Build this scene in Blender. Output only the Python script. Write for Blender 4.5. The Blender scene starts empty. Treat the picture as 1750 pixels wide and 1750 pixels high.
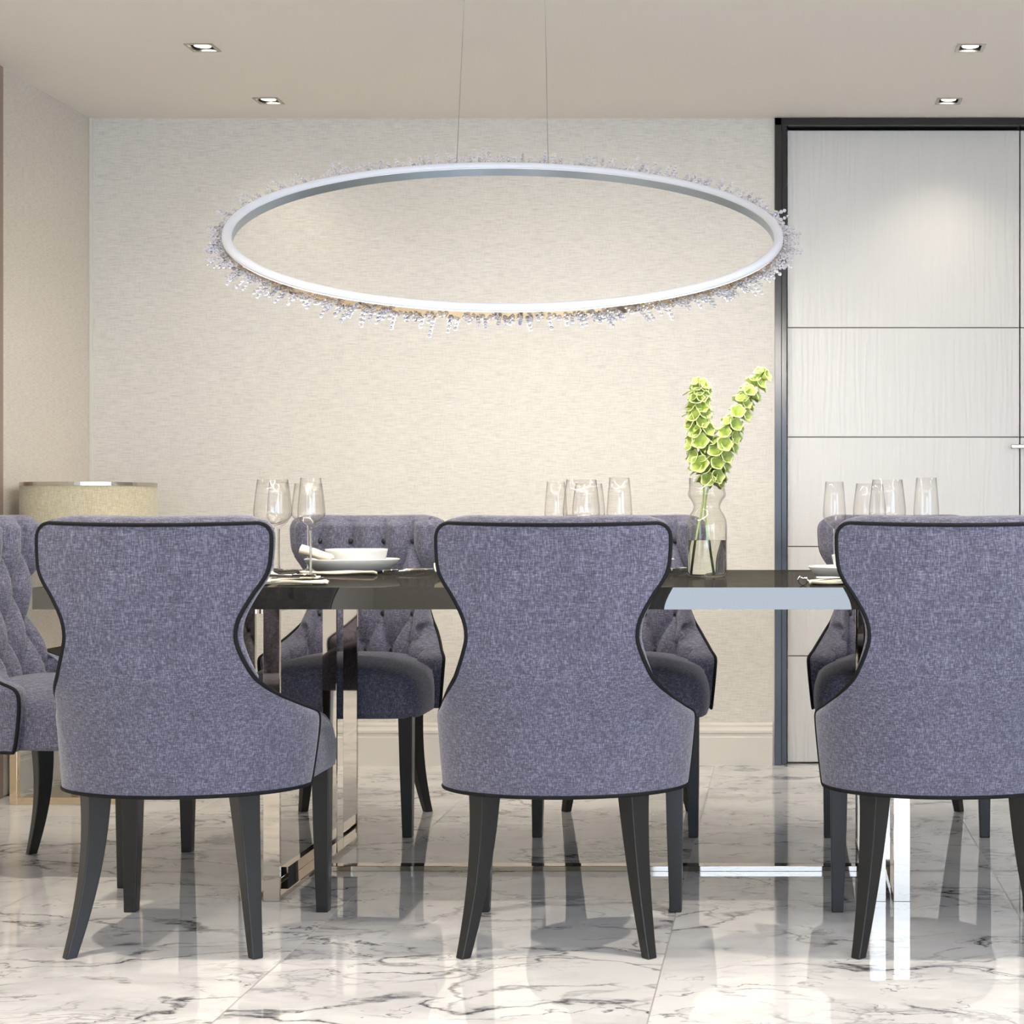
import bpy, bmesh, math, random
from math import sin, cos, pi, sqrt, radians
from mathutils import Vector, Matrix
S = bpy.context.scene
C = S.collection
F = 2896.0; CX = 1334.0; CY = 878.0; H = 0.936      # focal length in px, vanishing point, eye height

# ------------------------------------------------------------------ camera, world, light, exposure
cam = bpy.data.cameras.new('camera'); camo = bpy.data.objects.new('camera', cam); C.objects.link(camo)
camo.location = (0, 0, H); camo.rotation_euler = (pi/2, 0, 0)
cam.sensor_width = 36; cam.lens = F/1750*36
cam.shift_x = (875-CX)/1750; cam.shift_y = (CY-875)/1750
cam.clip_start = 0.05
S.camera = camo
W = bpy.data.worlds.new('world'); S.world = W; W.use_nodes = True
bg = W.node_tree.nodes['Background']; bg.inputs[0].default_value = (0.66, 0.80, 1.0, 1); bg.inputs[1].default_value = 3.8
S.view_settings.view_transform = 'Standard'; S.view_settings.look = 'None'
S.view_settings.exposure = 0.80; S.view_settings.gamma = 1; S.view_settings.use_curve_mapping = False
S.cycles.max_bounces = 10; S.cycles.transmission_bounces = 10; S.cycles.transparent_max_bounces = 24
S.cycles.sample_clamp_indirect = 6.0
S.cycles.caustics_reflective = False; S.cycles.caustics_refractive = False
WARM = (1.0, 0.90, 0.78)
RING_LED = 112.0      # emission of the pendant's light strip
SPOT_W = 9.0         # each recessed downlight

def portal(name, x0, x1, z0, z1, y):
    l = bpy.data.lights.new(name, 'AREA'); l.shape = 'RECTANGLE'; l.size = x1-x0; l.size_y = z1-z0
    l.cycles.is_portal = True
    o = bpy.data.objects.new(name, l); C.objects.link(o)
    o.location = ((x0+x1)/2, y, (z0+z1)/2); o.rotation_euler = (pi/2, 0, 0)   # faces +Y
    return o
WIN2 = (-2.3, 1.9, 0.06, 2.28)   # added right-hand window, extra daylight: y from, y to, z from, z to
WIN = (-0.95, 2.35, 0.06, 2.28); YF = -3.0
portal('daylight', WIN[0], WIN[1], WIN[2], WIN[3], YF-0.05).rotation_euler = (-pi/2, 0, 0)

p2 = portal('added_side_daylight', WIN2[0], WIN2[1], WIN2[2], WIN2[3], 0); p2.location = (2.80, (WIN2[0]+WIN2[1])/2, (WIN2[2]+WIN2[3])/2); p2.rotation_euler = (pi/2, 0, pi/2)  # portal of the added side window

# ------------------------------------------------------------------ materials
def mat(name, col=(.5, .5, .5), rough=.5, metal=0., **k):
    m = bpy.data.materials.new(name); m.use_nodes = True
    b = m.node_tree.nodes['Principled BSDF']
    b.inputs['Base Color'].default_value = (*col, 1); b.inputs['Roughness'].default_value = rough
    b.inputs['Metallic'].default_value = metal
    for a, v in k.items(): b.inputs[a.replace('_', ' ')].default_value = v
    return m
class N:                                             # small node helper
    def __init__(s, m): s.t = m.node_tree; s.b = s.t.nodes.get('Principled BSDF')
    def n(s, typ, **k):
        o = s.t.nodes.new(typ)
        for a, v in k.items():
            if a.startswith('i_'):
                key = a[2:]; key = int(key) if key.isdigit() else key.replace('_', ' ')
                if hasattr(v, 'links') or isinstance(v, bpy.types.NodeSocket): s.t.links.new(v, o.inputs[key])
                else: o.inputs[key].default_value = v
            else: setattr(o, a, v)
        return o
    def math(s, op, a, b=0.0, clamp=False):
        o = s.n('ShaderNodeMath', operation=op, use_clamp=clamp)
        for i, v in enumerate((a, b)):
            if isinstance(v, bpy.types.NodeSocket): s.t.links.new(v, o.inputs[i])
            else: o.inputs[i].default_value = v
        return o.outputs[0]
    def obj(s, scale=(1, 1, 1)):
        tc = s.n('ShaderNodeTexCoord'); mp = s.n('ShaderNodeMapping'); s.t.links.new(tc.outputs['Object'], mp.inputs[0])
        mp.inputs['Scale'].default_value = scale; return mp.outputs[0]
    def noise(s, vec, scale, detail=3, rough=.5, dist=0.):
        o = s.n('ShaderNodeTexNoise'); s.t.links.new(vec, o.inputs['Vector']); o.inputs['Scale'].default_value = scale
        o.inputs['Detail'].default_value = detail; o.inputs['Roughness'].default_value = rough; o.inputs['Distortion'].default_value = dist
        return o.outputs[0]
    def ramp(s, fac, stops):
        o = s.n('ShaderNodeValToRGB'); s.t.links.new(fac, o.inputs[0]); e = o.color_ramp.elements
        while len(e) < len(stops): e.new(.5)
        for q, (p, c) in zip(e, stops): q.position = p; q.color = (*c, 1)
        return o.outputs[0]
    def mix(s, fac, a, b, blend='MIX'):
        o = s.n('ShaderNodeMix', data_type='RGBA', blend_type=blend)
        for i, v in ((0, fac), (6, a), (7, b)):
            if isinstance(v, bpy.types.NodeSocket): s.t.links.new(v, o.inputs[i])
            elif i == 0: o.inputs[0].default_value = v
            else: o.inputs[i].default_value = (*v, 1)
        return o.outputs[2]
    def bump(s, h, strength, dist):
        o = s.n('ShaderNodeBump'); s.t.links.new(h, o.inputs['Height']); o.inputs['Strength'].default_value = strength
        o.inputs['Distance'].default_value = dist; s.t.links.new(o.outputs[0], s.b.inputs['Normal'])
    def link(s, a, name): s.t.links.new(a, s.b.inputs[name])

def fabric(name, c1, c2, c3, k=1.0):
    m = mat(name, c2, .9, Sheen_Weight=.25, Sheen_Roughness=.5, Specular_IOR_Level=.15); n = N(m)
    v = n.obj(); vv = n.obj((1, 1, .16)); vh = n.obj((.14, .14, 1))
    a = n.noise(vv, 520*k, 2); b = n.noise(vh, 560*k, 2); c = n.noise(v, 900*k, 1); big = n.noise(v, 7, 3); slub = n.noise(vv, 130*k, 2)
    s_ = n.math('ADD', n.math('MULTIPLY', a, .42), n.math('MULTIPLY', b, .38)); s_ = n.math('ADD', s_, n.math('MULTIPLY', c, .2))
    col = n.ramp(s_, [(.36, c1), (.5, c2), (.66, c3)])
    sl = n.ramp(slub, [(.60, (0, 0, 0)), (.78, (1, 1, 1))])
    col = n.mix(n.math('MULTIPLY', sl, .35), col, c3)
    col = n.mix(n.ramp(big, [(.3, (.2, .2, .2)), (.7, (0, 0, 0))]), col, c1)
    n.link(col, 'Base Color'); n.bump(s_, .35, .002)
    return m
M = {}
M['fabric'] = fabric('blue_grey_linen', (.052, .050, .066), (.112, .108, .148), (.285, .278, .362))
M['piping'] = mat('charcoal_piping', (.008, .008, .009), .7, Specular_IOR_Level=.2)
M['button'] = mat('black_button', (.008, .008, .01), .5)
M['leg'] = mat('black_satin_wood', (.014, .014, .013), .34, Specular_IOR_Level=.38)

# wallpaper: fine woven grasscloth
def wallpaper(name, c, k):
    m = mat(name, c, .85, Specular_IOR_Level=.2); n = N(m)
    vh = n.obj((.05, .05, 1)); vv = n.obj((1, 1, .10)); v = n.obj()
    a = n.noise(vh, 430*k, 2); b = n.noise(vv, 380*k, 2); big = n.noise(n.obj((.25, .25, 1)), 12, 4)
    s_ = n.math('ADD', n.math('MULTIPLY', a, .68), n.math('MULTIPLY', b, .32))
    d = tuple(x*.84 for x in c); l = tuple(min(1, x*1.07) for x in c)
    col = n.ramp(s_, [(.38, d), (.52, c), (.65, l)])
    col = n.mix(n.math('MULTIPLY', big, .18), col, d)
    n.link(col, 'Base Color'); n.bump(s_, .3, .002); return m
M['wallpaper'] = wallpaper('woven_wallpaper', (.745, .708, .642), 1.0)
M['wallplain'] = wallpaper('fine_wall_covering', (.71, .65, .565), 1.7)
M['ceiling'] = mat('matt_ceiling', (.89, .83, .755), .9)
M['white_trim'] = mat('cream_painted_wood', (.74, .70, .63), .45)
M['brown_trim'] = mat('taupe_trim', (.30, .22, .17), .5)

def door_white():
    m = mat('embossed_white_lacquer', (.68, .66, .625), .32); n = N(m)
    v = n.obj((1, 1, .10)); w = n.n('ShaderNodeTexWave', wave_type='BANDS', bands_direction='X')
    n.t.links.new(v, w.inputs[0]); w.inputs['Scale'].default_value = 11; w.inputs['Distortion'].default_value = 9; w.inputs['Detail'].default_value = 3
    w.inputs['Detail Scale'].default_value = 2.2
    n.bump(w.outputs[1], .22, .004); return m
M['door'] = door_white()
M['seam'] = mat('dark_seam', (.10, .085, .07), .5)
M['black_mirror'] = mat('polished_black_frame', (.018, .018, .018), .19, Specular_IOR_Level=.5, IOR=1.55)
M['nickel'] = mat('brushed_nickel', (.50, .46, .40), .25, 1.0)
M['chrome'] = mat('polished_bronze_steel', (.52, .465, .40), .03, 1.0)
M['gold'] = mat('pale_brass', (.70, .58, .42), .12, 1.0)
M['silver'] = mat('silver_cutlery', (.78, .75, .70), .12, 1.0)
M['darksilver'] = mat('dark_handle', (.03, .025, .025), .25)
M['ceramic'] = mat('white_porcelain', (.71, .71, .69), .2)
M['napkin'] = mat('cream_napkin', (.66, .59, .46), .8)
M['satin_white'] = mat('satin_white_diffuser', (.74, .75, .80), .35, Emission_Color=(.9, .93, 1, 1), Emission_Strength=.10)
M['ring_inner'] = mat('brushed_steel_inner', (.40, .46, .52), .28, .9)
M['cable'] = mat('thin_steel_cable', (.55, .52, .48), .4, .6)
M['shade'] = fabric('beige_lampshade_linen', (.36, .32, .22), (.46, .42, .30), (.58, .54, .40), .6)

def emit(name, col, s):
    m = bpy.data.materials.new(name); m.use_nodes = True; t = m.node_tree; t.nodes.clear()
    e = t.nodes.new('ShaderNodeEmission'); e.inputs[0].default_value = (*col, 1); e.inputs[1].default_value = s
    o = t.nodes.new('ShaderNodeOutputMaterial'); t.links.new(e.outputs[0], o.inputs[0]); return m
M['led'] = emit('warm_led_strip', (1.0, .93, .84), RING_LED)
M['band'] = emit('glowing_outer_band', (1.0, .86, .66), .5)
M['bulb'] = emit('downlight_lens', (1.0, .95, .88), 5.0)
M['shade_glow'] = emit('lamp_bulb', WARM, 2.0)

def thin_glass(name, tint, ior=1.5, edge=1.0):
    m = bpy.data.materials.new(name); m.use_nodes = True; t = m.node_tree; t.nodes.clear()
    g = t.nodes.new('ShaderNodeBsdfGlossy'); g.inputs['Roughness'].default_value = .01
    tr = t.nodes.new('ShaderNodeBsdfTransparent'); lw = t.nodes.new('ShaderNodeLayerWeight'); lw.inputs[0].default_value = .5
    r = t.nodes.new('ShaderNodeValToRGB'); r.color_ramp.elements[0].position = .0; r.color_ramp.elements[0].color = (*tint, 1)
    r.color_ramp.elements[1].position = 1; r.color_ramp.elements[1].color = (*[x**3*.42*edge for x in tint], 1)
    r.color_ramp.interpolation = 'EASE'
    e2 = r.color_ramp.elements.new(.72); e2.color = (*[x*.985 for x in tint], 1)
    t.links.new(lw.outputs['Facing'], r.inputs[0]); t.links.new(r.outputs[0], tr.inputs[0])
    pw = t.nodes.new('ShaderNodeMath'); pw.operation = 'POWER'; t.links.new(lw.outputs['Facing'], pw.inputs[0]); pw.inputs[1].default_value = 4.5
    fr = t.nodes.new('ShaderNodeMath'); fr.operation = 'MULTIPLY_ADD'; t.links.new(pw.outputs[0], fr.inputs[0]); fr.inputs[1].default_value = .6; fr.inputs[2].default_value = ((ior-1)/(ior+1))**2
    mx = t.nodes.new('ShaderNodeMixShader'); o = t.nodes.new('ShaderNodeOutputMaterial')
    t.links.new(fr.outputs[0], mx.inputs[0]); t.links.new(tr.outputs[0], mx.inputs[1]); t.links.new(g.outputs[0], mx.inputs[2])
    t.links.new(mx.outputs[0], o.inputs[0]); return m
M['glass'] = thin_glass('clear_thin_glass', (.997, .994, .988), 1.5)
M['vase_glass'] = thin_glass('vase_glass', (.98, .98, .96), 1.5, .5)
M['crystal'] = mat('cut_crystal', (.84, .84, .90), .02, Transmission_Weight=1.0, IOR=1.55)
M['solid_glass'] = mat('solid_clear_glass', (.97, .965, .95), .0, Transmission_Weight=1.0, IOR=1.45)
M['water'] = mat('clear_water', (.97, .99, .96), .0, Transmission_Weight=1.0, IOR=1.05)

def table_black():
    m = bpy.data.materials.new('smoked_black_mirror'); m.use_nodes = True; t = m.node_tree; t.nodes.clear()
    g = t.nodes.new('ShaderNodeBsdfGlossy'); g.inputs['Color'].default_value = (.105, .10, .092, 1); g.inputs['Roughness'].default_value = .015
    d = t.nodes.new('ShaderNodeBsdfDiffuse'); d.inputs[0].default_value = (.022, .021, .018, 1)
    a = t.nodes.new('ShaderNodeAddShader'); o = t.nodes.new('ShaderNodeOutputMaterial')
    t.links.new(g.outputs[0], a.inputs[0]); t.links.new(d.outputs[0], a.inputs[1]); t.links.new(a.outputs[0], o.inputs[0]); return m
M['table'] = table_black()

def marble():
    m = mat('polished_marble_tiles', (.85, .83, .8), .02, Specular_IOR_Level=.5, IOR=1.6); n = N(m)
    tc = n.n('ShaderNodeTexCoord'); sep = n.n('ShaderNodeSeparateXYZ'); n.t.links.new(tc.outputs['Object'], sep.inputs[0])
    TX, TY, T = -1.045, 3.658, .80
    ix = n.math('DIVIDE', n.math('SUBTRACT', sep.outputs[0], TX), T); iy = n.math('DIVIDE', n.math('SUBTRACT', sep.outputs[1], TY), T)
    fx = n.math('FLOOR', ix); fy = n.math('FLOOR', iy)
    off = n.n('ShaderNodeCombineXYZ'); n.t.links.new(n.math('MULTIPLY', n.math('ADD', fx, n.math('MULTIPLY', fy, 3.0)), 3.71), off.inputs[2])
    n.t.links.new(n.math('MULTIPLY', fx, 1.37), off.inputs[0]); n.t.links.new(n.math('MULTIPLY', fy, 2.13), off.inputs[1])
    mp = n.n('ShaderNodeMapping'); mp.inputs['Scale'].default_value = (.66, 1.2, 1); mp.inputs['Rotation'].default_value = (0, 0, .25)
    n.t.links.new(tc.outputs['Object'], mp.inputs[0])
    add = n.n('ShaderNodeVectorMath', operation='ADD'); n.t.links.new(mp.outputs[0], add.inputs[0]); n.t.links.new(off.outputs[0], add.inputs[1])
    P0 = add.outputs[0]
    # domain warp
    wn = n.n('ShaderNodeTexNoise'); n.t.links.new(P0, wn.inputs['Vector']); wn.inputs['Scale'].default_value = 3.2; wn.inputs['Detail'].default_value = 6
    wsub = n.n('ShaderNodeVectorMath', operation='SUBTRACT'); n.t.links.new(wn.outputs[1], wsub.inputs[0]); wsub.inputs[1].default_value = (.5, .5, .5)
    wsc = n.n('ShaderNodeVectorMath', operation='SCALE'); n.t.links.new(wsub.outputs[0], wsc.inputs[0]); wsc.inputs['Scale'].default_value = .55
    P = n.n('ShaderNodeVectorMath', operation='ADD'); n.t.links.new(P0, P.inputs[0]); n.t.links.new(wsc.outputs[0], P.inputs[1]); P = P.outputs[0]
    def ridge(vec, scale, width, detail=2, rough=.5):
        f = n.noise(vec, scale, detail, rough); r = n.math('ABSOLUTE', n.math('SUBTRACT', f, .5))
        o = n.n('ShaderNodeMapRange', interpolation_type='SMOOTHSTEP'); n.t.links.new(r, o.inputs[0]); o.inputs[1].default_value = 0; o.inputs[2].default_value = width
        o.inputs[3].default_value = 1; o.inputs[4].default_value = 0; return o.outputs[0]
    def mask(vec, scale, lo, hi):
        f = n.noise(vec, scale, 3); o = n.n('ShaderNodeMapRange', interpolation_type='SMOOTHSTEP'); n.t.links.new(f, o.inputs[0])
        o.inputs[1].default_value = lo; o.inputs[2].default_value = hi; return o.outputs[0]
    def vor(vec, scale, width):
        o = n.n('ShaderNodeTexVoronoi', feature='DISTANCE_TO_EDGE'); n.t.links.new(vec, o.inputs['Vector']); o.inputs['Scale'].default_value = scale
        r = n.n('ShaderNodeMapRange', interpolation_type='SMOOTHSTEP'); n.t.links.new(o.outputs[0], r.inputs[0]); r.inputs[1].default_value = 0; r.inputs[2].default_value = width
        r.inputs[3].default_value = 1; r.inputs[4].default_value = 0; return r.outputs[0]
    v1 = n.math('MULTIPLY', ridge(P, 1.6, .013, 3, .55), mask(P0, 2.2, .38, .55))
    v2 = n.math('MULTIPLY', vor(P, 4.6, .050), mask(P0, 2.7, .47, .62))
    v3 = n.math('MULTIPLY', vor(P, 11, .07), mask(P0, 3.3, .51, .66))
    v4 = n.math('MULTIPLY', ridge(P, 3.4, .012, 4, .6), mask(P0, 4.5, .45, .60))
    cloud = n.math('MULTIPLY', ridge(P, 1.6, .09, 5, .6), mask(P0, 2.2, .46, .66))
    fine = n.noise(P, 26, 5, .65)
    vs = n.math('MAXIMUM', n.math('MAXIMUM', v1, n.math('MULTIPLY', v2, .8)), n.math('MAXIMUM', n.math('MULTIPLY', v3, .5), n.math('MULTIPLY', v4, .85)))
    vs = n.math('MULTIPLY', vs, n.ramp(fine, [(.36, (.25, .25, .25)), (.55, (1, 1, 1))]), True)
    base = n.ramp(n.noise(P, 2.4, 5, .6), [(.35, (.66, .645, .63)), (.55, (.83, .81, .78))])
    base = n.mix(n.math('MULTIPLY', cloud, .42), base, (.44, .44, .45))
    brown = mask(P0, 1.7, .56, .66)
    vc = n.mix(n.math('MULTIPLY', brown, .6), (.085, .085, .095), (.30, .20, .13))
    col = n.mix(vs, base, vc)
    # grout seams
    def seam(i):
        fr = n.math('FRACT', i); d = n.math('MINIMUM', fr, n.math('SUBTRACT', 1.0, fr)); return n.math('LESS_THAN', d, .0018)
    g = n.math('MAXIMUM', seam(ix), seam(iy))
    col = n.mix(n.math('MULTIPLY', g, .75), col, (.33, .31, .285))
    n.link(col, 'Base Color')
    n.link(n.math('ADD', n.math('MULTIPLY', g, .3), .02), 'Roughness')
    return m
M['marble'] = marble()
def green(name, a, b):
    m = mat(name, a, .55, Subsurface_Weight=0.0); n = N(m)
    v = n.obj(); f = n.noise(v, 60, 3); n.link(n.ramp(f, [(.35, a), (.65, b)]), 'Base Color')
    n.b.inputs['Transmission Weight'].default_value = 0
    return m
M['bell'] = green('lime_bell_calyx', (.26, .345, .055), (.45, .51, .15))
M['bell_rim'] = green('pale_lime_rim', (.50, .58, .22), (.60, .66, .32))
M['stem'] = green('pale_green_stem', (.30, .38, .10), (.42, .50, .18))

# ------------------------------------------------------------------ mesh helpers
def link(name, bm, m, parent=None, smooth=False, bevel=0, subsurf=0, seg=2):
    me = bpy.data.meshes.new(name)
    bmesh.ops.recalc_face_normals(bm, faces=bm.faces); bm.to_mesh(me); bm.free()
    if smooth:
        for p in me.polygons: p.use_smooth = True
    for q in (m if isinstance(m, (list, tuple)) else [m]): me.materials.append(q)
    o = bpy.data.objects.new(name, me); C.objects.link(o)
    if parent is not None: o.parent = parent
    if bevel:
        b = o.modifiers.new('bevel', 'BEVEL'); b.width = bevel; b.segments = seg; b.limit_method = 'ANGLE'; b.angle_limit = .7
    if subsurf:
        s_ = o.modifiers.new('sub', 'SUBSURF'); s_.levels = subsurf; s_.render_levels = subsurf
    return o
def box(bm, x0, x1, y0, y1, z0, z1):
    v = [bm.verts.new((x, y, z)) for x in (x0, x1) for y in (y0, y1) for z in (z0, z1)]
    for f in ((0, 1, 3, 2), (4, 6, 7, 5), (0, 4, 5, 1), (2, 3, 7, 6), (0, 2, 6, 4), (1, 5, 7, 3)): bm.faces.new([v[i] for i in f])
    return bm
def boxes(*bs):
    bm = bmesh.new()
    for b in bs: box(bm, *b)
    return bm
def lathe(bm, prof, seg=40, c=(0, 0, 0), mi=0):
    rings = []
    for r, z in prof:
        if r < 1e-6: rings.append([bm.verts.new((c[0], c[1], c[2]+z))])
        else: rings.append([bm.verts.new((c[0]+r*cos(2*pi*k/seg), c[1]+r*sin(2*pi*k/seg), c[2]+z)) for k in range(seg)])
    for a, b in zip(rings, rings[1:]):
        for k in range(seg):
            q = [a[k % len(a)], a[(k+1) % len(a)], b[(k+1) % len(b)], b[k % len(b)]]
            q = list(dict.fromkeys(q))
            if len(q) > 2:
                try: bm.faces.new(q).material_index = mi
                except ValueError: pass
    return bm
def tube(bm, pts, r, seg=8, closed=False, caps=True):
    pts = [Vector(p) for p in pts]; n = len(pts); rings = []
    rr = r if isinstance(r, (list, tuple)) else [r]*n
    nrm = None
    for i in range(n):
        if closed: t = pts[(i+1) % n]-pts[i-1]
        else: t = pts[min(i+1, n-1)]-pts[max(i-1, 0)]
        t.normalize()
        if nrm is None: nrm = t.orthogonal().normalized()
        nrm = (nrm-t*nrm.dot(t)).normalized(); b = t.cross(nrm)
        rings.append([bm.verts.new(pts[i]+(nrm*cos(2*pi*k/seg)+b*sin(2*pi*k/seg))*rr[i]) for k in range(seg)])
    for i in range(n if closed else n-1):
        a, b = rings[i], rings[(i+1) % n]
        for k in range(seg): bm.faces.new([a[k], a[(k+1) % seg], b[(k+1) % seg], b[k]])
    if not closed and caps: bm.faces.new(rings[0][::-1]); bm.faces.new(rings[-1])
    return bm
def grid(bm, rows, closed_u=False, mi=0):
    V = [[bm.verts.new(p) for p in r] for r in rows]
    for a, b in zip(V, V[1:]):
        n = len(a)
        for k in range(n if closed_u else n-1): bm.faces.new([a[k], a[(k+1) % n], b[(k+1) % n], b[k]]).material_index = mi
    return V
def thing(name, label, cat, loc=(0, 0, 0), rz=0, group=None):
    o = bpy.data.objects.new(name, None); C.objects.link(o); o.location = loc; o.rotation_euler = (0, 0, rz)
    o.empty_display_size = .05
    return tag(o, label, cat, group)
def tag(o, label, cat, group=None):
    o['label'] = label; o['category'] = cat
    if group: o['group'] = group
    return o
def struct(o): o['kind'] = 'structure'; return o
def dup(root, label, loc=None, rz=None, group=None):
    r = root.copy(); C.objects.link(r); r['label'] = label
    if group: r['group'] = group
    if loc is not None: r.location = loc
    if rz is not None: r.rotation_euler = (0, 0, rz)
    for ch in list(root.children):
        c = ch.copy(); C.objects.link(c); c.parent = r
        for g in list(ch.children):
            d = g.copy(); C.objects.link(d); d.parent = c
    return r

# ------------------------------------------------------------------ room shell
CEIL = 2.41; YB = 6.318; XL = -2.575; XR = 2.75; DY = 6.352
struct(link('floor', boxes((XL-.3, XR+.3, YF-.3, YB+.4, -.05, 0)), M['marble']))
# ceiling with square openings for the recessed downlights
lights = [(-1.827, 6.046), (-1.827, 5.356), (.60, 6.05), (.60, 5.36), (-1.827, 3.3), (.60, 3.3), (-1.827, 1.2), (.60, 1.2), (-.6, -.9), (1.6, -.9)]  # those nearer the camera are unseen, added to brighten the room
LH = .036
def ceiling():
    xs = sorted({XL-.3, XR+.3} | {x+s for x, y in lights for s in (-LH, LH)}); ys = sorted({YF-.3, YB+.4} | {y+s for x, y in lights for s in (-LH, LH)})
    bm = bmesh.new(); P = {}
    def hole(i, j):
        if not (0 <= i < len(xs)-1 and 0 <= j < len(ys)-1): return True
        mx, my = (xs[i]+xs[i+1])/2, (ys[j]+ys[j+1])/2
        return any(abs(mx-x) < LH and abs(my-y) < LH for x, y in lights)
    def v(i, j, z):
        if (i, j, z) not in P: P[i, j, z] = bm.verts.new((xs[i], ys[j], z))
        return P[i, j, z]
    a, b = CEIL, CEIL+.06
    for i in range(len(xs)-1):
        for j in range(len(ys)-1):
            if hole(i, j): continue
            for z in (a, b): bm.faces.new([v(i, j, z), v(i+1, j, z), v(i+1, j+1, z), v(i, j+1, z)])
            for (p, q, hh) in (((i, j), (i+1, j), hole(i, j-1)), ((i+1, j), (i+1, j+1), hole(i+1, j)), ((i+1, j+1), (i, j+1), hole(i, j+1)), ((i, j+1), (i, j), hole(i-1, j))):
                if hh: bm.faces.new([v(*p, a), v(*q, a), v(*q, b), v(*p, b)])
    return bm
struct(link('ceiling', ceiling(), M['ceiling']))
struct(link('wall_back', boxes((XL-.2, -.030, YB, YB+.25, 0, CEIL)), M['wallpaper']))
struct(link('wall_left', boxes((XL-.2, XL, YF-.2, YB, 0, CEIL)), M['wallplain']))
y0, y1, z0, z1 = WIN2
struct(link('wall_right', boxes((XR, XR+.2, YF-.2, y0, 0, CEIL), (XR, XR+.2, y1, YB+.3, 0, CEIL), (XR, XR+.2, y0, y1, 0, z0), (XR, XR+.2, y0, y1, z1, CEIL)), M['wallplain']))
struct(link('added_window', boxes((XR+.06, XR+.12, y0, y1, z0, z0+.05), (XR+.06, XR+.12, y0, y1, z1-.05, z1), (XR+.06, XR+.12, y0, y0+.05, z0, z1), (XR+.06, XR+.12, y1-.05, y1, z0, z1),
     (XR+.06, XR+.12, -.225, -.175, z0, z1)), M['white_trim'], bevel=.004))  # unseen window, added to brighten the ceiling and near room
struct(link('wall_back_right', boxes((1.835, XR, YB, YB+.25, 0, CEIL), (-.03, 1.84, DY+.06, YB+.25, 0, CEIL)), M['wallpaper']))
x0, x1, z0, z1 = WIN
struct(link('wall_front', boxes((XL-.2, x0, YF-.2, YF, 0, CEIL), (x1, XR+.2, YF-.2, YF, 0, CEIL), (x0, x1, YF-.2, YF, 0, z0), (x0, x1, YF-.2, YF, z1, CEIL)), M['wallplain']))
w = struct(link('window_1', boxes((x0, x1, YF-.12, YF-.06, z0, z0+.05), (x0, x1, YF-.12, YF-.06, z1-.05, z1), (x0, x0+.05, YF-.12, YF-.06, z0, z1), (x1-.05, x1, YF-.12, YF-.06, z0, z1),
     (.55, .60, YF-.12, YF-.06, z0, z1)), M['white_trim'], bevel=.004))
# baseboard with moulded top, back and left walls
def skirting(name, p0, p1, nrm):
    prof = [(0, 0), (.022, 0), (.022, .104), (.019, .108), (.019, .118), (.024, .122), (.024, .130), (.016, .138), (.013, .142), (.013, .150), (.008, .157), (0, .158)]
    bm = bmesh.new(); grid(bm, [[(p[0]+nrm[0]*a, p[1]+nrm[1]*a, z) for a, z in prof] for p in (p0, p1)])
    return struct(link(name, bm, M['white_trim']))
skirting('baseboard_back', (XL, YB), (-.030, YB), (0, -1))
skirting('baseboard_left', (XL, 5.62), (XL, YB-.024), (1, 0))
skirting('baseboard_back_right', (1.84, YB), (XR, YB), (0, -1))
# pale edge strips of the wallpapered panel, taupe edge at the left
struct(link('trim_1', boxes((XL+.001, XL+.012, YB-.010, YB, .158, CEIL)), M['white_trim']))
struct(link('trim_2', boxes((-.030, -.022, YB-.006, YB+.03, 0, CEIL)), M['white_trim']))
struct(link('trim_3', boxes((XL, XL+.014, 5.49, 5.585, 0, CEIL-.002)), M['brown_trim'], bevel=.002))

# ------------------------------------------------------------------ tall lacquered double door
dr = bpy.data.objects.new('door_1', None); C.objects.link(dr); struct(dr)
DX0, DXM, DX1, DTOP = .026, .897, 1.768, 2.374
link('door_frame', boxes((-.022, .0035, YB-.016, YB+.20, 0, CEIL-.002), (.0035, .0235, YB+.012, YB+.20, 0, 2.381), (-.022, 1.83, YB-.016, YB+.2, 2.381, CEIL-.002),
     (1.775, 1.83, YB-.016, YB+.2, 0, 2.381)), M['black_mirror'], dr, bevel=.0012)
zs = [.004, .404, .813, 1.223, 1.633, DTOP]
zs = [.004] + [H-(y-CY)*DY/F for y in (1121, 934, 747, 560)] + [DTOP]
for k, (a, b) in enumerate(((DX0, DXM-.0025), (DXM+.0025, DX1))):
    leaf = link('door_leaf', boxes((a+.003, b-.003, DY+.006, DY+.045, zs[0], zs[-1])), M['seam'], dr)
    bm = bmesh.new()
    for s0, s1 in zip(zs, zs[1:]): box(bm, a, b, DY, DY+.012, s0+.0018, s1-.0018)
    link('door_panel', bm, M['door'], leaf, bevel=.001)
    for hz in (zs[1], zs[3], H-(340-CY)*DY/F):
        if k == 0: link('hinge', boxes((DX0-.006, DX0-.001, DY-.006, DY+.004, hz-.048, hz+.048)), M['black_mirror'], leaf, bevel=.001)
hz = H-(764-CY)*DY/F
bm = boxes((.857, .99, DY-.062, DY-.048, hz-.008, hz+.008)); hd = link('door_handle', bm, M['nickel'], dr, bevel=.003)
link('handle_rose', boxes((.945, .995, DY-.006, DY+.001, hz-.025, hz+.025), (.962, .978, DY-.05, DY, hz-.008, hz+.008)), M['nickel'], hd, bevel=.002)

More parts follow.
